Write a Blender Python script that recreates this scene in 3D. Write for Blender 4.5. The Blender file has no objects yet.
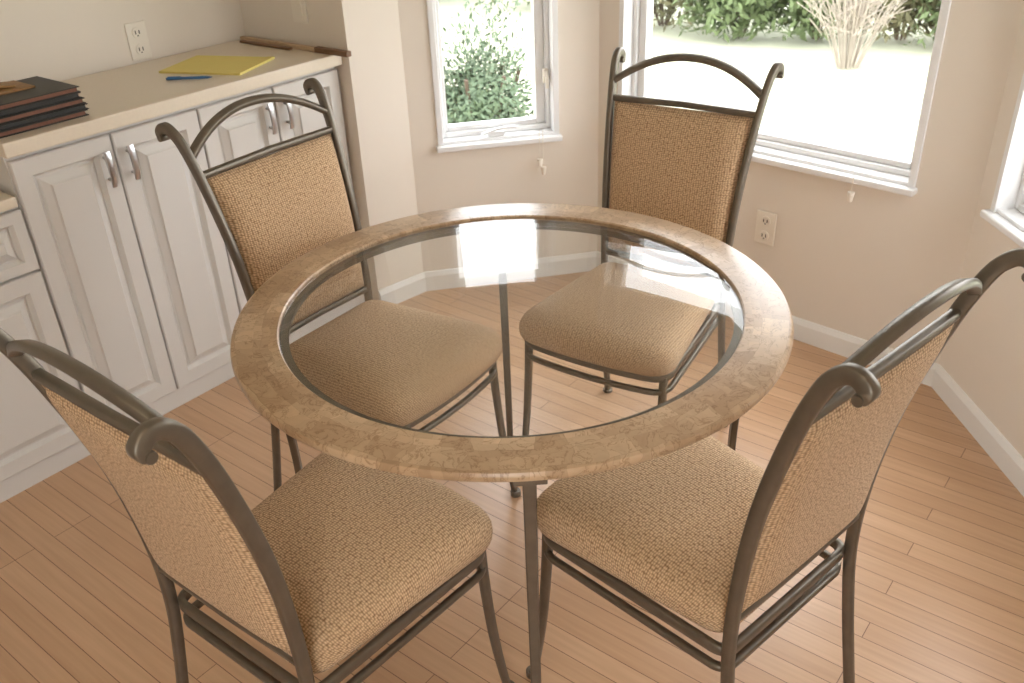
import bpy, bmesh, math, random
from mathutils import Vector, Matrix
random.seed(7)
scene = bpy.context.scene
scene.view_settings.view_transform = 'Standard'
scene.view_settings.look = 'None'
scene.view_settings.exposure = 0.0

# ------------------------------------------------------------------ materials
def new_mat(name):
    m = bpy.data.materials.new(name); m.use_nodes = True
    nt = m.node_tree
    b = nt.nodes['Principled BSDF']
    return m, nt, b

def N(nt, typ, **kw):
    n = nt.nodes.new(typ)
    for k, v in kw.items():
        setattr(n, k, v)
    return n

def simple(name, col, rough=0.5, metal=0.0, noise=0.0, nscale=20, bump=0.0, spec=0.5):
    m, nt, b = new_mat(name)
    b.inputs['Base Color'].default_value = (*col, 1)
    b.inputs['Roughness'].default_value = rough
    b.inputs['Metallic'].default_value = metal
    b.inputs['Specular IOR Level'].default_value = spec
    if noise > 0 or bump > 0:
        tc = N(nt, 'ShaderNodeTexCoord')
        nz = N(nt, 'ShaderNodeTexNoise'); nz.inputs['Scale'].default_value = nscale
        nz.inputs['Detail'].default_value = 4
        nt.links.new(tc.outputs['Object'], nz.inputs['Vector'])
        if noise > 0:
            mx = N(nt, 'ShaderNodeMix', data_type='RGBA')
            mx.inputs[6].default_value = (*[c*(1-noise) for c in col], 1)
            mx.inputs[7].default_value = (*[min(1, c*(1+noise)) for c in col], 1)
            nt.links.new(nz.outputs['Fac'], mx.inputs[0])
            nt.links.new(mx.outputs[2], b.inputs['Base Color'])
        if bump > 0:
            bp = N(nt, 'ShaderNodeBump'); bp.inputs['Strength'].default_value = bump
            bp.inputs['Distance'].default_value = 0.002
            nt.links.new(nz.outputs['Fac'], bp.inputs['Height'])
            nt.links.new(bp.outputs['Normal'], b.inputs['Normal'])
    return m

def math_node(nt, op, a, b=None):
    n = N(nt, 'ShaderNodeMath', operation=op)
    for i, v in enumerate((a, b)):
        if v is None: continue
        if isinstance(v, (int, float)): n.inputs[i].default_value = v
        else: nt.links.new(v, n.inputs[i])
    return n.outputs[0]

def fabric(name, light, dark):
    m, nt, b = new_mat(name)
    tc = N(nt, 'ShaderNodeTexCoord')
    mp = N(nt, 'ShaderNodeMapping'); mp.inputs['Scale'].default_value = (165, 225, 1)
    nt.links.new(tc.outputs['UV'], mp.inputs['Vector'])
    vo = N(nt, 'ShaderNodeTexVoronoi', voronoi_dimensions='2D'); vo.inputs['Scale'].default_value = 1.0; vo.inputs['Randomness'].default_value = 0.38
    nt.links.new(mp.outputs[0], vo.inputs['Vector'])
    f = math_node(nt, 'SUBTRACT', 1.0, vo.outputs['Distance'])
    n2 = N(nt, 'ShaderNodeTexNoise'); n2.inputs['Scale'].default_value = 130; n2.inputs['Detail'].default_value = 3
    nt.links.new(tc.outputs['UV'], n2.inputs['Vector'])
    f2 = math_node(nt, 'ADD', math_node(nt, 'MULTIPLY', f, 0.85), math_node(nt, 'MULTIPLY', n2.outputs['Fac'], 0.35))
    mr = N(nt, 'ShaderNodeMapRange'); mr.inputs['From Min'].default_value = 0.42; mr.inputs['From Max'].default_value = 0.95
    nt.links.new(f2, mr.inputs['Value'])
    mx = N(nt, 'ShaderNodeMix', data_type='RGBA')
    mx.inputs[6].default_value = (*dark, 1); mx.inputs[7].default_value = (*light, 1)
    nt.links.new(mr.outputs[0], mx.inputs[0]); nt.links.new(mx.outputs[2], b.inputs['Base Color'])
    bp = N(nt, 'ShaderNodeBump'); bp.inputs['Strength'].default_value = 0.8
    bp.inputs['Distance'].default_value = 0.0025
    nt.links.new(f2, bp.inputs['Height']); nt.links.new(bp.outputs['Normal'], b.inputs['Normal'])
    b.inputs['Roughness'].default_value = 0.9
    b.inputs['Specular IOR Level'].default_value = 0.15
    b.inputs['Sheen Weight'].default_value = 0.1
    return m

M_fab = fabric('woven_fabric', (0.78, 0.555, 0.35), (0.27, 0.158, 0.08))
M_metal = simple('pewter_metal', (0.175, 0.150, 0.118), 0.38, 0.6, 0.2, 40)
M_wall = simple('wall_paint', (0.78, 0.71, 0.62), 0.75, 0, 0.02, 6)
M_ceil = simple('ceiling_paint', (0.8, 0.77, 0.72), 0.9)
M_trim = simple('white_trim', (0.84, 0.83, 0.80), 0.4, 0, 0.01, 5)
M_cab = simple('cabinet_white', (0.65, 0.625, 0.59), 0.38, 0, 0.02, 8)
M_counter = simple('laminate_counter', (0.75, 0.66, 0.535), 0.3, 0, 0.05, 120)
M_chrome = simple('brushed_nickel', (0.55, 0.55, 0.57), 0.28, 1.0)
M_plate = simple('outlet_plastic', (0.82, 0.76, 0.66), 0.35)
M_slot = simple('outlet_slot', (0.05, 0.04, 0.03), 0.5)
M_yellow = simple('yellow_paper', (0.80, 0.68, 0.22), 0.7, 0, 0.03, 30)
M_pen = simple('blue_pen', (0.05, 0.16, 0.35), 0.3)
M_black = simple('black_leather', (0.022, 0.020, 0.017), 0.5, 0, 0.2, 80)
M_pages = simple('album_pages', (0.20, 0.085, 0.05), 0.7, 0, 0.3, 200)
M_gold = simple('brown_envelope', (0.30, 0.16, 0.05), 0.5, 0, 0.5, 60)
M_stick = simple('brown_wood', (0.16, 0.08, 0.035), 0.5, 0, 0.3, 30)
M_stick2 = simple('pale_wood', (0.50, 0.36, 0.22), 0.5, 0, 0.1, 30)
M_vinyl = simple('window_vinyl', (0.82, 0.82, 0.82), 0.35)
M_lawn = simple('lawn', (0.44, 0.45, 0.33), 0.95, 0, 0.25, 1.2)
M_leaf = simple('leaf_green', (0.115, 0.155, 0.065), 0.7, 0, 0.7, 6)
M_leaf2 = simple('evergreen_leaf', (0.085, 0.125, 0.07), 0.7, 0, 0.6, 8)
M_brush = simple('dry_brush', (0.16, 0.15, 0.08), 0.8, 0, 0.6, 5)
M_twig = simple('pale_twigs', (0.36, 0.31, 0.26), 0.8)
M_bark = simple('bark', (0.10, 0.07, 0.05), 0.9)

# floor
def floor_mat():
    m, nt, b = new_mat('maple_strip_floor')
    tc = N(nt, 'ShaderNodeTexCoord')
    mp = N(nt, 'ShaderNodeMapping'); mp.inputs['Rotation'].default_value = (0, 0, math.radians(39))
    nt.links.new(tc.outputs['Object'], mp.inputs['Vector'])
    br = N(nt, 'ShaderNodeTexBrick'); br.offset = 0.37; br.offset_frequency = 3
    br.inputs['Scale'].default_value = 1.0
    br.inputs['Brick Width'].default_value = 1.1
    br.inputs['Row Height'].default_value = 0.052
    br.inputs['Mortar Size'].default_value = 0.0010
    br.inputs['Mortar Smooth'].default_value = 0.1
    br.inputs['Bias'].default_value = 0.0
    br.inputs['Color1'].default_value = (0.55, 0.345, 0.205, 1)
    br.inputs['Color2'].default_value = (0.62, 0.405, 0.25, 1)
    br.inputs['Mortar'].default_value = (0.22, 0.12, 0.065, 1)
    nt.links.new(mp.outputs[0], br.inputs['Vector'])
    mp2 = N(nt, 'ShaderNodeMapping'); mp2.inputs['Scale'].default_value = (1.5, 30, 1)
    nt.links.new(mp.outputs[0], mp2.inputs['Vector'])
    nz = N(nt, 'ShaderNodeTexNoise'); nz.inputs['Scale'].default_value = 2.5; nz.inputs['Detail'].default_value = 6
    nt.links.new(mp2.outputs[0], nz.inputs['Vector'])
    rp = N(nt, 'ShaderNodeValToRGB')
    rp.color_ramp.elements[0].position = 0.3; rp.color_ramp.elements[0].color = (0.90, 0.87, 0.85, 1)
    rp.color_ramp.elements[1].position = 0.7; rp.color_ramp.elements[1].color = (1.03, 1.02, 1.01, 1)
    nt.links.new(nz.outputs['Fac'], rp.inputs[0])
    mx = N(nt, 'ShaderNodeMix', data_type='RGBA', blend_type='MULTIPLY'); mx.inputs[0].default_value = 1
    nt.links.new(br.outputs['Color'], mx.inputs[6]); nt.links.new(rp.outputs[0], mx.inputs[7])
    nt.links.new(mx.outputs[2], b.inputs['Base Color'])
    bp = N(nt, 'ShaderNodeBump'); bp.inputs['Strength'].default_value = 0.35; bp.inputs['Distance'].default_value = 0.001
    bp.invert = True
    nt.links.new(br.outputs['Fac'], bp.inputs['Height']); nt.links.new(bp.outputs['Normal'], b.inputs['Normal'])
    b.inputs['Roughness'].default_value = 0.30
    return m
M_floor = floor_mat()

def stone_mat():
    m, nt, b = new_mat('tessellated_stone')
    tc = N(nt, 'ShaderNodeTexCoord'); sp = N(nt, 'ShaderNodeSeparateXYZ')
    nt.links.new(tc.outputs['Object'], sp.inputs[0])
    ang = math_node(nt, 'ARCTAN2', sp.outputs[1], sp.outputs[0])
    r = math_node(nt, 'SQRT', math_node(nt, 'ADD', math_node(nt, 'MULTIPLY', sp.outputs[0], sp.outputs[0]),
                                       math_node(nt, 'MULTIPLY', sp.outputs[1], sp.outputs[1])))
    cb = N(nt, 'ShaderNodeCombineXYZ')
    nt.links.new(math_node(nt, 'MULTIPLY', ang, 0.485), cb.inputs[0])
    nt.links.new(math_node(nt, 'ADD', r, -0.4400), cb.inputs[1])
    # warp the joints so the blocks are irregular
    nw = N(nt, 'ShaderNodeTexNoise'); nw.inputs['Scale'].default_value = 14; nw.inputs['Detail'].default_value = 2
    nt.links.new(tc.outputs['Object'], nw.inputs['Vector'])
    wv = N(nt, 'ShaderNodeVectorMath', operation='MULTIPLY_ADD')
    nt.links.new(nw.outputs['Color'], wv.inputs[0]); wv.inputs[1].default_value = (0.05, 0.022, 0)
    nt.links.new(cb.outputs[0], wv.inputs[2])
    def brick(w, h, off):
        br = N(nt, 'ShaderNodeTexBrick'); br.offset = off; br.offset_frequency = 2; br.squash = 0.6; br.squash_frequency = 3
        br.inputs['Scale'].default_value = 1.0
        br.inputs['Brick Width'].default_value = w; br.inputs['Row Height'].default_value = h
        br.inputs['Mortar Size'].default_value = 0.0003; br.inputs['Mortar Smooth'].default_value = 0.3
        nt.links.new(wv.outputs[0], br.inputs['Vector']); return br
    br = brick(0.082, 0.047, 0.43)
    br.inputs['Color1'].default_value = (0.45, 0.305, 0.185, 1)
    br.inputs['Color2'].default_value = (0.63, 0.47, 0.312, 1)
    br.inputs['Mortar'].default_value = (0.42, 0.285, 0.175, 1)
    b2 = brick(0.050, 0.031, 0.3)
    b2.inputs['Color1'].default_value = (0.88, 0.86, 0.84, 1); b2.inputs['Color2'].default_value = (1.08, 1.08, 1.08, 1)
    b2.inputs['Mortar'].default_value = (0.88, 0.86, 0.84, 1)
    m0 = N(nt, 'ShaderNodeMix', data_type='RGBA', blend_type='MULTIPLY'); m0.inputs[0].default_value = 1.0
    nt.links.new(br.outputs['Color'], m0.inputs[6]); nt.links.new(b2.outputs['Color'], m0.inputs[7])
    ad = N(nt, 'ShaderNodeVectorMath', operation='MULTIPLY_ADD')
    nt.links.new(m0.outputs[2], ad.inputs[0]); ad.inputs[1].default_value = (7, 11, 5)
    nt.links.new(tc.outputs['Object'], ad.inputs[2])
    nz = N(nt, 'ShaderNodeTexNoise'); nz.inputs['Scale'].default_value = 24; nz.inputs['Detail'].default_value = 9
    nz.inputs['Distortion'].default_value = 0.9; nz.inputs['Roughness'].default_value = 0.6
    nt.links.new(ad.outputs[0], nz.inputs['Vector'])
    r2 = N(nt, 'ShaderNodeValToRGB'); c2 = r2.color_ramp
    c2.elements[0].position = 0.30; c2.elements[0].color = (0.84, 0.80, 0.76, 1)
    c2.elements[1].position = 0.72; c2.elements[1].color = (1.15, 1.15, 1.15, 1)
    e = c2.elements.new(0.475); e.color = (1.0, 1.0, 1.0, 1)
    e = c2.elements.new(0.495); e.color = (0.52, 0.41, 0.31, 1)
    e = c2.elements.new(0.515); e.color = (1.0, 1.0, 1.0, 1)
    nt.links.new(nz.outputs['Fac'], r2.inputs[0])
    mx = N(nt, 'ShaderNodeMix', data_type='RGBA', blend_type='MULTIPLY'); mx.inputs[0].default_value = 0.8
    nt.links.new(m0.outputs[2], mx.inputs[6]); nt.links.new(r2.outputs[0], mx.inputs[7])
    nt.links.new(mx.outputs[2], b.inputs['Base Color'])
    b.inputs['Roughness'].default_value = 0.28
    return m
M_stone = stone_mat()

def glass_mat(name, tint, ior=1.5):
    m = bpy.data.materials.new(name); m.use_nodes = True; nt = m.node_tree
    nt.nodes.clear()
    out = N(nt, 'ShaderNodeOutputMaterial')
    tr = N(nt, 'ShaderNodeBsdfTransparent'); tr.inputs[0].default_value = (*tint, 1)
    gl = N(nt, 'ShaderNodeBsdfGlossy'); gl.inputs['Roughness'].default_value = 0.01
    fr = N(nt, 'ShaderNodeFresnel')
    ge = N(nt, 'ShaderNodeNewGeometry')
    # straight-through glass: use the same (outside) Fresnel on both faces
    i = math_node(nt, 'ADD', math_node(nt, 'MULTIPLY', ge.outputs['Backfacing'], 1/ior-ior), ior)
    nt.links.new(i, fr.inputs['IOR'])
    mx = N(nt, 'ShaderNodeMixShader')
    nt.links.new(fr.outputs[0], mx.inputs[0]); nt.links.new(tr.outputs[0], mx.inputs[1]); nt.links.new(gl.outputs[0], mx.inputs[2])
    nt.links.new(mx.outputs[0], out.inputs[0])
    return m
M_glass = glass_mat('table_glass', (0.97, 0.975, 0.97), 1.42)
M_pane = glass_mat('window_pane', (0.98, 0.99, 0.99), 1.3)

# ------------------------------------------------------------------ mesh helpers
def obj_from(name, verts, faces, mat, smooth=False, parent=None, mats=None):
    me = bpy.data.meshes.new(name)
    me.from_pydata([tuple(v) for v in verts], [], faces)
    bm = bmesh.new(); bm.from_mesh(me)
    bmesh.ops.recalc_face_normals(bm, faces=bm.faces); bm.to_mesh(me); bm.free()
    o = bpy.data.objects.new(name, me)
    scene.collection.objects.link(o)
    if mat: me.materials.append(mat)
    if smooth:
        for p in me.polygons: p.use_smooth = True
    if parent: o.parent = parent
    return o

def set_uv(o, uvs):
    me = o.data; lay = me.uv_layers.new(name='UVMap')
    for l in me.loops: lay.data[l.index].uv = uvs[l.vertex_index]

def empty(name, loc=(0, 0, 0), rotz=0, mat=None):
    e = bpy.data.objects.new(name, None); scene.collection.objects.link(e)
    e.empty_display_size = 0.1
    e.location = loc; e.rotation_euler = (0, 0, rotz)
    return e

class MB:
    def __init__(s): s.v = []; s.f = []
    def box(s, x0, x1, y0, y1, z0, z1):
        b = len(s.v)
        s.v += [(x0,y0,z0),(x1,y0,z0),(x1,y1,z0),(x0,y1,z0),(x0,y0,z1),(x1,y0,z1),(x1,y1,z1),(x0,y1,z1)]
        s.f += [tuple(b+i for i in q) for q in ((0,3,2,1),(4,5,6,7),(0,1,5,4),(1,2,6,5),(2,3,7,6),(3,0,4,7))]
    def rings(s, rings, closed=False, cap=True):
        b = len(s.v); n = len(rings[0])
        for r in rings: s.v += [tuple(p) for p in r]
        m = len(rings)
        for i in range(m if closed else m-1):
            i2 = (i+1) % m
            for j in range(n):
                j2 = (j+1) % n
                s.f.append((b+i*n+j, b+i*n+j2, b+i2*n+j2, b+i2*n+j))
        if cap and not closed:
            s.f.append(tuple(b+j for j in reversed(range(n))))
            s.f.append(tuple(b+(m-1)*n+j for j in range(n)))
    def sweep(s, path, up, w, h, closed=False):
        """w along 'up' reference, h along the other axis; w/h may be lists"""
        P = [Vector(p) for p in path]; m = len(P); R = []
        up = Vector(up)
        for i in range(m):
            if closed: t = P[(i+1) % m]-P[i-1]
            else: t = P[min(i+1, m-1)]-P[max(i-1, 0)]
            t.normalize()
            a = (up-up.dot(t)*t).normalized(); c = t.cross(a)
            ww = (w[i] if isinstance(w, (list, tuple)) else w)/2
            hh = (h[i] if isinstance(h, (list, tuple)) else h)/2
            k = 0.3*min(ww, hh)
            R.append([P[i]+a*x+c*y for x, y in ((ww-k,hh),(ww,hh-k),(ww,-hh+k),(ww-k,-hh),(-ww+k,-hh),(-ww,-hh+k),(-ww,hh-k),(-ww+k,hh))])
        s.rings(R, closed)
    def cyl(s, c, axis, r, L, seg=16, r2=None):
        c = Vector(c); a = Vector(axis).normalized()
        t = Vector((0,0,1)) if abs(a.z) < 0.9 else Vector((1,0,0))
        u = a.cross(t).normalized(); v = a.cross(u)
        r2 = r if r2 is None else r2
        R = []
        for off, rr in ((-L/2, r*0.9), (-L/2+0.1*L, r), (L/2-0.1*L, r2), (L/2, r2*0.9)):
            R.append([c+a*off+(u*math.cos(2*math.pi*k/seg)+v*math.sin(2*math.pi*k/seg))*rr for k in range(seg)])
        s.rings(R)
    def make(s, name, mat, smooth=False, parent=None):
        return obj_from(name, s.v, s.f, mat, smooth, parent)

def bevel(o, w=0.003, seg=2):
    md = o.modifiers.new('bevel', 'BEVEL'); md.width = w; md.segments = seg; md.limit_method = 'ANGLE'
    md.angle_limit = math.radians(40)
    return o

def autosmooth(o, ang=40):
    for p in o.data.polygons: p.use_smooth = True
    me = o.data
    bm = bmesh.new(); bm.from_mesh(me)
    for e in bm.edges:
        if len(e.link_faces) == 2 and e.calc_face_angle(0) > math.radians(ang): e.smooth = False
    bm.to_mesh(me); bm.free()
    return o

def catmull(pts, n=6):
    P = [Vector(p) for p in pts]; out = []
    for i in range(len(P)-1):
        p0 = P[max(i-1, 0)]; p1 = P[i]; p2 = P[i+1]; p3 = P[min(i+2, len(P)-1)]
        for k in range(n):
            t = k/n
            out.append(0.5*((2*p1)+(-p0+p2)*t+(2*p0-5*p1+4*p2-p3)*t*t+(-p0+3*p1-3*p2+p3)*t**3))
    out.append(P[-1]); return out

def revolve(name, prof, mat, seg=160, parent=None, smooth=True, closed=True):
    mb = MB()
    R = []
    for k in range(seg):
        a = 2*math.pi*k/seg
        R.append([(r*math.cos(a), r*math.sin(a), z) for r, z in prof])
    b = 0; n = len(prof)
    for r in R: mb.v += r
    for i in range(seg):
        i2 = (i+1) % seg
        for j in range(n if closed else n-1):
            j2 = (j+1) % n
            mb.f.append((i*n+j, i2*n+j, i2*n+j2, i*n+j2))
    o = mb.make(name, mat, smooth, parent)
    if smooth: autosmooth(o, 35)
    return o

# ------------------------------------------------------------------ room shell
E = Vector((math.cos(math.radians(51)), math.sin(math.radians(51)), 0))
NN = Vector((math.sin(math.radians(51)), -math.cos(math.radians(51)), 0))
def SN(s, n): 
    v = E*s+NN*n; return (v.x, v.y)
H = 2.45
B0 = SN(-2.3, -1.82); B1 = SN(0.82, -1.82); Q0 = SN(0.82, -1.295)
P1 = (-0.33, 1.596); P2 = (0.354, 1.719); P3 = (1.31, 0.774); P4 = (1.42, -3.0)
P5 = (B0[0], -3.0)

def wall_frame(p, q):
    d = Vector((q[0]-p[0], q[1]-p[1], 0)); L = d.length
    return math.atan2(d.y, d.x), L

def build_wall(name, p, q, openings=(), th=0.14, mat=M_wall):
    ang, L = wall_frame(p, q)
    mb = MB()
    xs = 0.0
    for (a0, a1, z0, z1) in openings:
        mb.box(xs, a0, 0, th, 0, H)
        if z0 > 0: mb.box(a0, a1, 0, th, 0, z0)
        mb.box(a0, a1, 0, th, z1, H)
        xs = a1
    mb.box(xs, L, 0, th, 0, H)
    o = mb.make(name, mat)
    o.location = (p[0], p[1], 0); o.rotation_euler = (0, 0, ang)
    return o

W1 = (0.10, 0.54, 0.565, 1.85); W2 = (0.095, 1.165, 0.605, 1.85); W3 = (0.08, 1.15, 0.61, 1.85)
build_wall('wall_cabinet', B0, B1)
build_wall('wall_return', B1, Q0)
build_wall('wall_column', Q0, P1)
build_wall('wall_bay_left', P1, P2, [W1])
build_wall('wall_bay_center', P2, P3, [W2])
build_wall('wall_right', P3, P4, [W3])
build_wall('wall_rear', P4, P5, [(1.2, 2.0, 0.02, 2.1)])  # unseen opening, added to let sky light in as fill
build_wall('wall_left', P5, B0)
poly = [B0, B1, Q0, P1, P2, P3, P4, P5]
def slab(name, z0, z1, mat):
    n = len(poly)
    v = [(x, y, z0) for x, y in poly]+[(x, y, z1) for x, y in poly]
    f = [tuple(range(n))[::-1], tuple(range(n, 2*n))]+[(i, (i+1) % n, n+(i+1) % n, n+i) for i in range(n)]
    return obj_from(name, v, f, mat)
slab('floor', -0.1, 0.0, M_floor)
slab('ceiling', H, H+0.1, M_ceil)

def baseboard(name, p, q, a0=0.0, a1=None):
    ang, L = wall_frame(p, q)
    a1 = L if a1 is None else a1
    mb = MB()
    prof = [(0, 0), (-0.014, 0), (-0.014, 0.060), (-0.010, 0.068), (-0.006, 0.076), (0, 0.078)]
    mb.rings([[(x, y, z) for y, z in prof] for x in (a0, a1)])
    o = mb.make(name, M_trim); o.location = (p[0], p[1], 0.0); o.rotation_euler = (0, 0, ang)
baseboard('baseboard_column', Q0, P1)
baseboard('baseboard_bay_left', P1, P2)
baseboard('baseboard_bay_center', P2, P3)
baseboard('baseboard_right', P3, P4)

# windows
def window(name, p, q, W, sash_l=0.03, sash_r=0.03, sash_b=0.04, shade=True, crank=False):
    ang, L = wall_frame(p, q)
    root = empty(name, (p[0], p[1], 0), ang)
    a0, a1, z0, z1 = W
    mb = MB(); t = 0.016
    # jamb liner / casing (projects 8 mm into the room)
    mb.box(a0-0.004, a0+t, -0.008, 0.12, z0, z1); mb.box(a1-t, a1+0.004, -0.008, 0.12, z0, z1)
    mb.box(a0-0.004, a1+0.004, -0.008, 0.12, z1-t, z1)
    mb.box(a0, a1, 0.0, 0.12, z0, z0+0.014)
    bevel(mb.make('jamb', M_vinyl, parent=root), 0.002)
    mb = MB(); mb.box(a0-0.012, a1+0.012, -0.030, 0.012, z0-0.016, z0+0.004)
    bevel(mb.make('sill', M_vinyl, parent=root), 0.005, 3)
    # fixed frame then sash
    mb = MB(); f = 0.016; x0, x1, y0, y1 = a0+t, a1-t, 0.045, 0.11
    b = z0+0.014; top = z1-t
    mb.box(x0, x0+f, y0, y1, b, top); mb.box(x1-f, x1, y0, y1, b, top); mb.box(x0+f, x1-f, y0, y1, b, b+0.018); mb.box(x0+f, x1-f, y0, y1, top-f, top)
    bevel(mb.make('frame', M_vinyl, parent=root), 0.003)
    mb = MB(); x0 += f; x1 -= f; b += 0.018; top -= f; y0, y1 = 0.06, 0.10
    mb.box(x0, x0+sash_l, y0, y1, b, top); mb.box(x1-sash_r, x1, y0, y1, b, top)
    mb.box(x0+sash_l, x1-sash_r, y0, y1, b, b+sash_b); mb.box(x0+sash_l, x1-sash_r, y0, y1, top-sash_b, top)
    bevel(mb.make('sash', M_vinyl, parent=root), 0.004)
    mb = MB(); mb.box(x0+sash_l-0.003, x1-sash_r+0.003, 0.078, 0.082, b+sash_b-0.003, top-sash_b+0.003)
    mb.make('pane', M_pane, parent=root)
    if shade:
        mb = MB(); zz = z1-0.02; k = 0
        while zz > z1-0.36:
            mb.box(a0+0.02, a1-0.02, 0.008+0.004*(k % 2), 0.040-0.004*(k % 2), zz-0.017, zz-0.001); zz -= 0.018; k += 1
        mb.make('pleated_shade', M_vinyl, parent=root)
    return root
w1 = window('window_1', P1, P2, W1, 0.012, 0.035, 0.018)
w2 = window('window_2', P2, P3, W2, 0.03, 0.012, 0.018)
w3 = window('window_3', P3, P4, W3, 0.03, 0.03, 0.03)
# crank handle & latch on window 1
mb = MB(); mb.box(0.285, 0.345, 0.012, 0.04, 0.579, 0.595)
mb.sweep(catmull([(0.26, 0.010, 0.590), (0.30, 0.015, 0.60), (0.33, 0.005, 0.608), (0.37, 0.0, 0.612), (0.385, -0.002, 0.610)]), (0,0,1), 0.008, 0.016)
autosmooth(mb.make('crank_handle', M_vinyl, parent=w1))
mb = MB(); mb.box(0.497, 0.515, 0.028, 0.046, 0.75, 0.80); mb.sweep([(0.506, 0.028, 0.79), (0.506, 0.012, 0.77), (0.506, 0.012, 0.735)], (1,0,0), 0.012, 0.008)
bevel(mb.make('latch', M_plate, parent=w1), 0.002)
def cord(parent, x, zt, zb):
    mb = MB(); mb.cyl((x, -0.038, (zt+zb)/2), (0,0,1), 0.0012, zt-zb, 6)
    mb.cyl((x, -0.038, zb-0.012), (0,0,1), 0.007, 0.03, 12, 0.011)
    autosmooth(mb.make('shade_cord', M_plate, parent=parent))
cord(w1, 0.475, 0.60, 0.46); cord(w1, 0.462, 0.60, 0.49); cord(w2, 1.0, 0.62, 0.565)

# outlets
def outlet(name, p, q, a, z, switch=False):
    ang, L = wall_frame(p, q)
    root = empty(name, (p[0], p[1], 0), ang)
    mb = MB(); mb.box(a-0.036, a+0.036, -0.006, 0.0, z-0.058, z+0.058)
    bevel(mb.make('plate', M_plate, parent=root), 0.003)
    mb = MB(); ms = MB()
    if switch:
        mb.box(a-0.017, a+0.017, -0.009, -0.005, z-0.033, z+0.033)
    else:
        for dz in (-0.026, 0.026):
            mb.cyl((a, -0.007, z+dz), (0,1,0), 0.017, 0.004, 20)
            ms.box(a-0.008, a-0.005, -0.0102, -0.008, z+dz-0.004, z+dz+0.007)
            ms.box(a+0.005, a+0.008, -0.0102, -0.008, z+dz-0.004, z+dz+0.007)
            ms.box(a-0.002, a+0.002, -0.0102, -0.008, z+dz-0.011, z+dz-0.007)
    mb.make('receptacle', M_plate, parent=root)
    if ms.v: ms.make('slots', M_slot, parent=root)
outlet('wall_outlet', P2, P3, 0.716, 0.365)
outlet('wall_outlet', B0, B1, 2.3+0.404, 1.005)
outlet('light_switch', B1, Q0, 1.82-1.503, 1.075, True)

# ------------------------------------------------------------------ base cabinet
CR = math.radians(51)
cab = empty('base_cabinet', (0, 0, 0), CR)
YF = 1.362; YB = 1.814
mb = MB(); mb.box(-0.29, 0.812, YF, YB, 0.065, 0.90); mb.make('carcass', M_cab, parent=cab)
mb = MB(); mb.box(-0.29, 0.812, YF-0.004, YB, 0.0, 0.065); bevel(mb.make('plinth', M_cab, parent=cab), 0.002)
mb = MB(); mb.box(-0.30, 0.812, 1.318, YB, 0.902, 0.94); bevel(mb.make('countertop', M_counter, parent=cab), 0.004, 3)

def raised_door(name, x0, x1, z0, z1, parent, yb=YF, ins=0.045):
    T = [(0, 0.0), (0, 0.016), (0.003, 0.019), (ins, 0.019), (ins+0.004, 0.013), (ins+0.009, 0.006), (ins+0.014, 0.006),
         (ins+0.018, 0.011), (ins+0.035, 0.020), (ins+0.039, 0.025)]
    R = []
    for i, d in T:
        y = yb-d
        R.append([(x0+i, y, z0+i), (x1-i, y, z0+i), (x1-i, y, z1-i), (x0+i, y, z1-i)])
    mb = MB(); mb.rings(R); return mb.make(name, M_cab, parent=parent)
edges = [-0.29, -0.013, 0.262, 0.537, 0.812]
for i in range(4):
    raised_door('door_panel_%d' % (i+1), edges[i]+0.003, edges[i+1]-0.003, 0.068, 0.885, cab)
def handle(x, z, parent, nm):
    mb = MB()
    mb.cyl((x, YF-0.029, z+0.030), (0,1,0), 0.005, 0.022, 12); mb.cyl((x, YF-0.029, z-0.030), (0,1,0), 0.005, 0.022, 12)
    pts = catmull([(x, YF-0.038, z-0.048), (x, YF-0.042, z-0.03), (x, YF-0.044, z), (x, YF-0.042, z+0.03), (x, YF-0.038, z+0.048)], 5)
    n = len(pts)
    mb.sweep(pts, (1,0,0), [0.013+0.008*(k/(n-1)) for k in range(n)], 0.007)
    autosmooth(mb.make(nm, M_chrome, parent=parent), 60)
handle(edges[1]-0.035, 0.80, cab, 'handle_1'); handle(edges[1]+0.035, 0.80, cab, 'handle_2')
handle(edges[3]-0.035, 0.80, cab, 'handle_3'); handle(edges[3]+0.035, 0.80, cab, 'handle_4')

desk = empty('desk_cabinet', (0, 0, 0), CR)
mb = MB(); mb.box(-1.4, -0.293, YF, YB, 0.065, 0.775); mb.make('carcass', M_cab, parent=desk)
mb = MB(); mb.box(-1.4, -0.293, YF-0.004, YB, 0.0, 0.065); mb.make('plinth', M_cab, parent=desk)
mb = MB(); mb.box(-1.4, -0.303, 1.33, YB, 0.777, 0.805); bevel(mb.make('desktop', M_counter, parent=desk), 0.004, 3)
for k in range(3):
    xa, xb = -0.293-0.36*(k+1), -0.293-0.36*k
    raised_door('drawer_front_%d' % (k+1), xa+0.003, xb-0.003, 0.60, 0.765, desk, ins=0.03)
    raised_door('door_panel_%d' % (k+1), xa+0.003, xb-0.003, 0.068, 0.592, desk)

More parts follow.
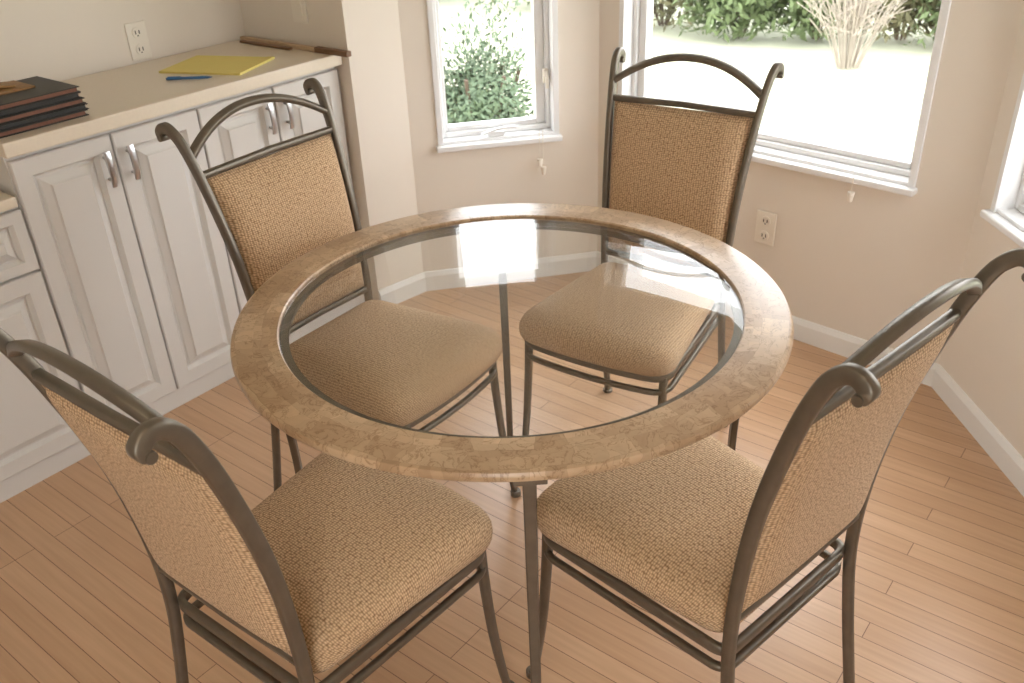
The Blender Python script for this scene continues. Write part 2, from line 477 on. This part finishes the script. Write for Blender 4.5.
# counter items
def loc_cab(s, y, z): 
    v = E*s-NN*y; return (v.x, v.y, z)
pad = empty('yellow_notepad', (-0.885, 1.345, 0.9405), math.radians(-16))
mb = MB(); mb.box(-0.14, 0.14, -0.108, 0.108, 0, 0.006); mb.make('pages', M_yellow, parent=pad)
mb = MB(); mb.box(0.118, 0.1405, -0.1085, 0.1085, 0.0, 0.0072); mb.make('binding', M_yellow, parent=pad)
mb = MB()
mb.cyl((0, 0, 0.0045), (1,0,0), 0.0042, 0.12, 12); mb.cyl((0.068, 0, 0.0045), (1,0,0), 0.004, 0.018, 12, 0.0012); mb.box(-0.055, -0.015, -0.0015, 0.0015, 0.0085, 0.0105)
pen = autosmooth(mb.make('ballpoint_pen', M_pen)); pen.location = (-0.935, 1.18, 0.9405)
alb = empty('photo_album_stack', loc_cab(-0.165, 1.485, 0.9405), CR)
z = 0.0
for k in range(5):
    dx = random.uniform(-0.006, 0.006); dy = random.uniform(-0.008, 0.006); th = 0.015
    mb = MB(); w = 0.125; d = 0.11
    mb.box(-w+dx, w+dx, -d+dy, d+dy, z, z+0.0025); mb.box(-w+dx, w+dx, -d+dy, d+dy, z+th-0.0025, z+th)
    mb.box(-w+dx, w+dx, d+dy-0.003, d+dy, z, z+th)
    bevel(mb.make('album_cover_%d' % k, M_black, parent=alb), 0.001)
    mb = MB(); mb.box(-w+dx+0.006, w+dx-0.006, -d+dy+0.006, d+dy-0.003, z+0.0025, z+th-0.0025)
    mb.make('album_pages_%d' % k, M_pages if k % 2 == 0 else M_black, parent=alb); z += th+0.0003
mb = MB(); mb.box(-0.12, 0.05, -0.02, 0.095, z, z+0.005); bevel(mb.make('envelope', M_gold, parent=alb), 0.001)
mb = MB(); mb.sweep([(-0.13, 0.03, z+0.009), (-0.05, 0.055, z+0.014), (0.02, 0.04, z+0.008)], (0,0,1), 0.005, 0.06); mb.make('envelope_flap', M_gold, parent=alb)
st = empty('wooden_curtain_rod', (0, 0, 0), CR)
mb = MB(); mb.box(0.770, 0.788, 1.275, 1.79, 0.941, 0.955); bevel(mb.make('rod', M_stick2, parent=st), 0.003)
mb = MB(); mb.box(0.768, 0.790, 1.245, 1.40, 0.9405, 0.958); bevel(mb.make('rod_end', M_stick, parent=st), 0.003)
mb = MB(); mb.box(0.745, 0.762, 1.50, 1.76, 0.941, 0.949); bevel(mb.make('rod_slat', M_stick, parent=st), 0.002)

# ------------------------------------------------------------------ table
tab = empty('dining_table', (0, 0, 0))
revolve('stone_ring', [(0.443, 0.739), (0.443, 0.757), (0.4455, 0.760), (0.524, 0.760), (0.529, 0.7580), (0.531, 0.7535), (0.5315, 0.749), (0.530, 0.743), (0.525, 0.739)], M_stone, parent=tab)
# bevelled glass disc
prof = [(0.0005, 0.7505), (0.4405, 0.7505), (0.4420, 0.7525), (0.4420, 0.7550), (0.415, 0.7595), (0.0005, 0.7595)]
o = revolve('glass_top', prof, M_glass, parent=tab)
revolve('support_ring', [(0.426, 0.741), (0.426, 0.749), (0.4422, 0.749), (0.4422, 0.7375), (0.47, 0.7375), (0.47, 0.722), (0.45, 0.722), (0.45, 0.730)], M_metal, parent=tab)
mb = MB()
for k in range(4):
    a = math.radians(-88+90*k); ca, sa = math.cos(a), math.sin(a)
    pr = [(0.484, 0.735), (0.478, 0.60), (0.468, 0.42), (0.472, 0.22), (0.488, 0.06), (0.494, 0.001)]
    path = catmull([(r*ca, r*sa, z) for r, z in pr], 6); n = len(path)
    mb.sweep(path, (-sa, ca, 0), [0.022-0.007*(i/(n-1)) for i in range(n)], 0.014)
    # bracket plate
    mb.sweep([(0.455*ca, 0.455*sa, 0.7320), (0.520*ca, 0.520*sa, 0.7320)], (0,0,1), 0.010, 0.050)
    mb.cyl((0.494*ca, 0.494*sa, 0.006), (0,0,1), 0.014, 0.012)
autosmooth(mb.make('legs', M_metal, parent=tab))

# ------------------------------------------------------------------ chairs
POST = [(.190,-.285,.0015), (.186,-.262,.13), (.180,-.236,.30), (.176,-.222,.44), (.178,-.226,.58), (.186,-.248,.74),
        (.199,-.290,.90), (.208,-.324,.990), (.213,-.347,1.021), (.215,-.366,1.027), (.2155,-.380,1.017), (.2155,-.379,1.003)]
PP = catmull(POST, 6)
def post_at(z):
    for a, b in zip(PP, PP[1:]):
        if a.z <= z <= b.z:
            t = (z-a.z)/(b.z-a.z); return a.lerp(b, t)
    return PP[-1]

def outline(hwb, hwf, yb, yf, r, bow, n=8):
    """rounded trapezoid, CCW"""
    cs = [(-hwb, yb), (hwb, yb), (hwf, yf), (-hwf, yf)]
    pts = []
    for i in range(4):
        c = Vector(cs[i]); p = Vector(cs[i-1]); q = Vector(cs[(i+1) % 4])
        rr = r if i >= 2 else r*0.6
        a = c+(p-c).normalized()*rr; b = c+(q-c).normalized()*rr
        for k in range(n+1):
            t = k/n; pts.append(a*(1-t)**2+c*2*t*(1-t)+b*t*t)
        # straight subdivisions
        nxt = Vector(cs[(i+1) % 4]); rn = r if (i+1) % 4 >= 2 else r*0.6
        e = nxt+(c-nxt).normalized()*rn
        for k in range(1, 8):
            pts.append(b.lerp(e, k/8))
    out = []
    for p in pts:
        ty = max(0, (p.y-yb)/(yf-yb))
        y = p.y+bow*ty**3*max(0, 1-(p.x/hwf)**2)
        out.append(Vector((p.x, y)))
    return out

def chair(cx, cy, face_deg, idx):
    root = empty('dining_chair', (cx, cy, 0), math.radians(face_deg-90))
    # frame ------------------------------------------------
    mb = MB()
    for sx in (-1, 1):
        pth = [Vector((p.x*sx, p.y, p.z)) for p in PP]; n = len(pth)
        ww = [0.016]*n
        hh = [0.018+0.005*min(1, max(0, (p.z-.3)/.5)) for p in pth]
        for k in range(6): hh[-1-k] = 0.011+0.002*k
        mb.sweep(pth, (1,0,0), [w+0.006*max(0, (i-n+16)/16) for i, w in enumerate(ww)], hh)
        mb.cyl((.2155*sx, -.375, 1.005), (1,0,0), 0.008, 0.024, 16)
        mb.cyl((.190*sx, -.285, .005), (0,0,1), 0.015, 0.010, 16)
    autosmooth(mb.make('back_posts', M_metal, parent=root), 50)
    # arch
    mb = MB(); e0 = post_at(0.963)
    pts = []
    for k in range(25):
        a = -1+2*k/24
        z = 0.963+0.072*(1-abs(a)**2.1)
        y = e0.y-(z-0.963)*0.42
        pts.append((a*e0.x, y, z))
    mb.sweep(pts, (0, 1, -0.4), 0.020, 0.014)
    for zz, hgt in ((0.924, 0.015), (0.512, 0.016)):
        p = post_at(zz)
        mb.sweep([(-p.x, p.y, zz), (0, p.y-0.004, zz+0.003), (p.x, p.y, zz)], (0,0,1), hgt, 0.016)
    autosmooth(mb.make('back_rails', M_metal, parent=root), 50)
    # front legs
    mb = MB()
    for sx in (-1, 1):
        path = catmull([(.186*sx,.178,.425), (.187*sx,.184,.33), (.189*sx,.196,.2), (.191*sx,.214,.08), (.192*sx,.228,.012)], 5)
        n = len(path)
        mb.sweep(path, (1,0,0), [0.018-0.005*i/(n-1) for i in range(n)], [0.019-0.005*i/(n-1) for i in range(n)])
        mb.cyl((.192*sx, .230, .009), (0,0,1), 0.014, 0.017, 16)
    autosmooth(mb.make('front_legs', M_metal, parent=root), 50)
    # seat rails
    mb = MB()
    o1 = outline(.172, .198, -.215, .192, .045, .018)
    for zz, h in ((0.425, 0.020), (0.385, 0.013)):
        mb.sweep([(p.x, p.y, zz) for p in o1], (0,0,1), h, 0.013, closed=True)
    autosmooth(mb.make('seat_frame', M_metal, parent=root), 50)
    # cushion
    o2 = outline(.168, .217, -.205, .216, .065, .020)
    c = Vector((0, 0.0)); mb = MB(); R = []; uvs = []
    zb = 0.437
    prof = [(0.93, 0.0), (0.975, 0.004), (0.995, 0.014), (1.0, 0.026), (0.996, 0.038), (0.98, 0.048), (0.953, 0.057), (0.91, 0.065),
            (0.83, 0.073), (0.71, 0.080), (0.56, 0.085), (0.4, 0.088), (0.25, 0.0895), (0.1, 0.090), (0.02, 0.090)]
    # arc length measured from the centre outwards, for the fabric UVs
    arc = [0.0]*len(prof)
    for k in range(len(prof)-2, -1, -1):
        arc[k] = arc[k+1]+math.hypot((prof[k][0]-prof[k+1][0])*0.2, prof[k][1]-prof[k+1][1])
    for k, (s, dz) in enumerate(prof):
        R.append([(c.x+(p.x-c.x)*s, c.y+(p.y-c.y)*s, zb+dz) for p in o2])
        g = 0.02+arc[k]/0.2
        for p in o2: uvs.append((p.x*g+idx*1.37, p.y*g+idx*0.71))
    mb.rings(R); o = mb.make('seat_cushion', M_fab, True, root); set_uv(o, uvs)
    # back panel (upholstered both sides)
    mb = MB(); z0, z1 = 0.522, 0.916; nx, nz = 24, 24
    def pt(i, j, side):
        a = -1+2*i/nx; b = -1+2*j/nz; z = z0+(z1-z0)*j/nz
        p = post_at(z); hw = p.x-0.0105
        e = (1-abs(a)**7)*(1-abs(b)**8)
        th = 0.004+(0.026 if side > 0 else 0.016)*max(0, e)**0.6+0.006*(1-a*a)*(1-b*b)
        return (a*hw, p.y-0.003+side*th, z)
    idxs = {}; uvs = []
    for sd in (1, -1):
        for i in range(nx+1):
            for j in range(nz+1):
                idxs[(sd, i, j)] = len(mb.v); q = pt(i, j, sd); mb.v.append(q)
                uvs.append((q[0]+idx*0.93+(0 if sd > 0 else 0.005), q[2]*1.03))
    for sd in (1, -1):
        for i in range(nx):
            for j in range(nz):
                mb.f.append((idxs[(sd,i,j)], idxs[(sd,i+1,j)], idxs[(sd,i+1,j+1)], idxs[(sd,i,j+1)]))
    for i in range(nx):
        for j in (0, nz): mb.f.append((idxs[(1,i,j)], idxs[(1,i+1,j)], idxs[(-1,i+1,j)], idxs[(-1,i,j)]))
    for j in range(nz):
        for i in (0, nx): mb.f.append((idxs[(1,i,j)], idxs[(1,i,j+1)], idxs[(-1,i,j+1)], idxs[(-1,i,j)]))
    o = mb.make('back_panel', M_fab, True, root); set_uv(o, uvs)
    return root
chair(0.297, 0.482, -123.5, 0)
chair(-0.307, 0.321, -37, 1)
chair(0.308, -0.309, 130, 2)
chair(-0.331, -0.355, 52, 3)

# ------------------------------------------------------------------ unseen warm fill added behind the camera: glowing disc and area light
fill_root = empty('ceiling_fill', (-0.6, -1.7, 0))
M_em = bpy.data.materials.new('fill_emitter'); M_em.use_nodes = True
bs = M_em.node_tree.nodes['Principled BSDF']
bs.inputs['Base Color'].default_value = (0.9, 0.85, 0.75, 1)
bs.inputs['Emission Color'].default_value = (1.0, 0.80, 0.58, 1); bs.inputs['Emission Strength'].default_value = 1.5
mb = MB(); mb.cyl((0, 0, H-0.035), (0,0,1), 0.28, 0.068, 48, 0.26); mb.make('fill_disc', M_em, True, fill_root)
al = bpy.data.lights.new('fill_light', 'AREA'); al.shape = 'DISK'; al.size = 0.9; al.energy = 7; al.color = (1.0, 0.80, 0.58)
ao = bpy.data.objects.new('fill_light', al); scene.collection.objects.link(ao); ao.parent = fill_root; ao.location = (0, 0, H-0.08)

# ------------------------------------------------------------------ exterior
mb = MB(); mb.box(-40, 40, -12, 60, -0.5, -0.4); mb.make('lawn', M_lawn)
def bush(name, c, rad, n, mat, leaf=0.05, shell=0.5):
    mb = MB(); c = Vector(c)
    for i in range(n):
        d = Vector((random.gauss(0,1), random.gauss(0,1), random.gauss(0,1))).normalized()
        rr = shell+(1-shell)*random.random()
        lump = 1+0.18*math.sin(5*d.x+c.x)+0.15*math.sin(6*d.y+2)+0.12*math.sin(7*d.z)
        p = c+Vector((d.x*rad[0], d.y*rad[1], d.z*rad[2]))*rr*lump
        u = Vector((random.gauss(0,1), random.gauss(0,1), random.gauss(0,1))).normalized()
        v = u.cross(d+Vector((.01,.02,.03))).normalized(); l = leaf*random.uniform(.6, 1.4)
        if p.z-l < -0.39: continue
        b = len(mb.v); mb.v += [p-u*l, p+v*l*.35, p+u*l, p-v*l*.35]; mb.f.append((b, b+1, b+2, b+3))
    root = empty(name, (0, 0, 0))
    mb.make('foliage', mat, parent=root)
    t = MB()
    for k in range(7):
        a = k*0.9
        tip = c+Vector((math.cos(a)*rad[0]*.6, math.sin(a)*rad[1]*.6, rad[2]*.5))
        t.sweep([(c.x+.04*math.cos(a), c.y+.04*math.sin(a), -0.388), (c.x*.6+tip.x*.4, c.y*.6+tip.y*.4, max(-.25, c.z-rad[2]*.3)), tuple(tip)], (0.3,1,0.1), 0.02, 0.02)
    t.make('branches', M_bark, parent=root)
bush('evergreen_shrub', (-0.14, 3.75, 0.0), (0.42, 0.38, 0.66), 15000, M_leaf2, 0.020, 0.3)
k = 0
for ang, dist, r, h in ((86, 11.5, 1.2, 1.4), (80, 10.2, 1.0, 1.5), (75.5, 9.6, .8, 1.0), (71, 9.6, .8, 1.1), (66.5, 9.7, .8, 1.4), (62, 9.6, .8, 1.3), (58, 9.2, .7, 1.2), (53.5, 8.8, .8, 1.2), (49, 8.8, .8, 1.4), (94, 12.5, 1.3, 1.5), (101, 12, 1.2, 1.4)):
    a = math.radians(ang)
    bush('garden_shrub', (dist*math.cos(a), -1.556+dist*math.sin(a), h*0.42-0.18), (r, r*0.6, h*0.75), 6500, (M_leaf, M_brush)[k % 3 == 1], 0.05, 0.4); k += 1
# bare pale bush
def bare(name, c, n, hgt):
    mb = MB()
    for i in range(n):
        a = random.uniform(0, 6.28); sp = random.uniform(.05, 1.0); h = hgt*random.uniform(.6, 1)
        p0 = Vector(c)+Vector((math.cos(a)*.1*sp, math.sin(a)*.1*sp, 0)); tip = p0+Vector((math.cos(a)*sp*hgt*.5, math.sin(a)*sp*hgt*.5, h)); mid = p0.lerp(tip, .45)+Vector((0, 0, .12*h))
        P = catmull([p0, mid, tip], 3); m = len(P)
        mb.sweep(P, (.3,.9,.2), [0.008-.004*i/(m-1) for i in range(m)], [0.008-.004*i/(m-1) for i in range(m)])
        for kk in range(4):
            q = p0.lerp(tip, random.uniform(.3, .8)); e = q+Vector((random.uniform(-.25,.25), random.uniform(-.25,.25), random.uniform(.05,.3)))
            mb.sweep([q, e], (.3,.9,.2), 0.005, 0.005)
    mb.make(name, M_twig)
bare('bare_shrub', (3.02, 6.35, -0.394), 60, 1.1)

# ------------------------------------------------------------------ world
w = bpy.data.worlds.new('sky_world'); scene.world = w; w.use_nodes = True
nt = w.node_tree; bg = nt.nodes['Background']
bg.inputs[0].default_value = (0.96, 0.965, 0.985, 1); bg.inputs[1].default_value = 7.6

# ------------------------------------------------------------------ camera
f_px = 900.0; pitch = math.radians(30); rho = math.radians(2.5)
R = Vector((1, 0, 0)); U = Vector((0, math.sin(pitch), math.cos(pitch))); F = Vector((0, math.cos(pitch), -math.sin(pitch)))
cx = R*math.cos(rho)-U*math.sin(rho); cu = R*math.sin(rho)+U*math.cos(rho)
M = Matrix((( cx.x, cu.x, -F.x, 0.0), (cx.y, cu.y, -F.y, -1.556), (cx.z, cu.z, -F.z, 1.57), (0, 0, 0, 1)))
cam = bpy.data.cameras.new('camera'); co = bpy.data.objects.new('camera', cam); scene.collection.objects.link(co)
cam.sensor_width = 36; cam.lens = 36*f_px/1024; cam.clip_start = 0.02
cam.dof.use_dof = True; cam.dof.focus_distance = 1.6; cam.dof.aperture_fstop = 8.0
co.matrix_world = M; scene.camera = co
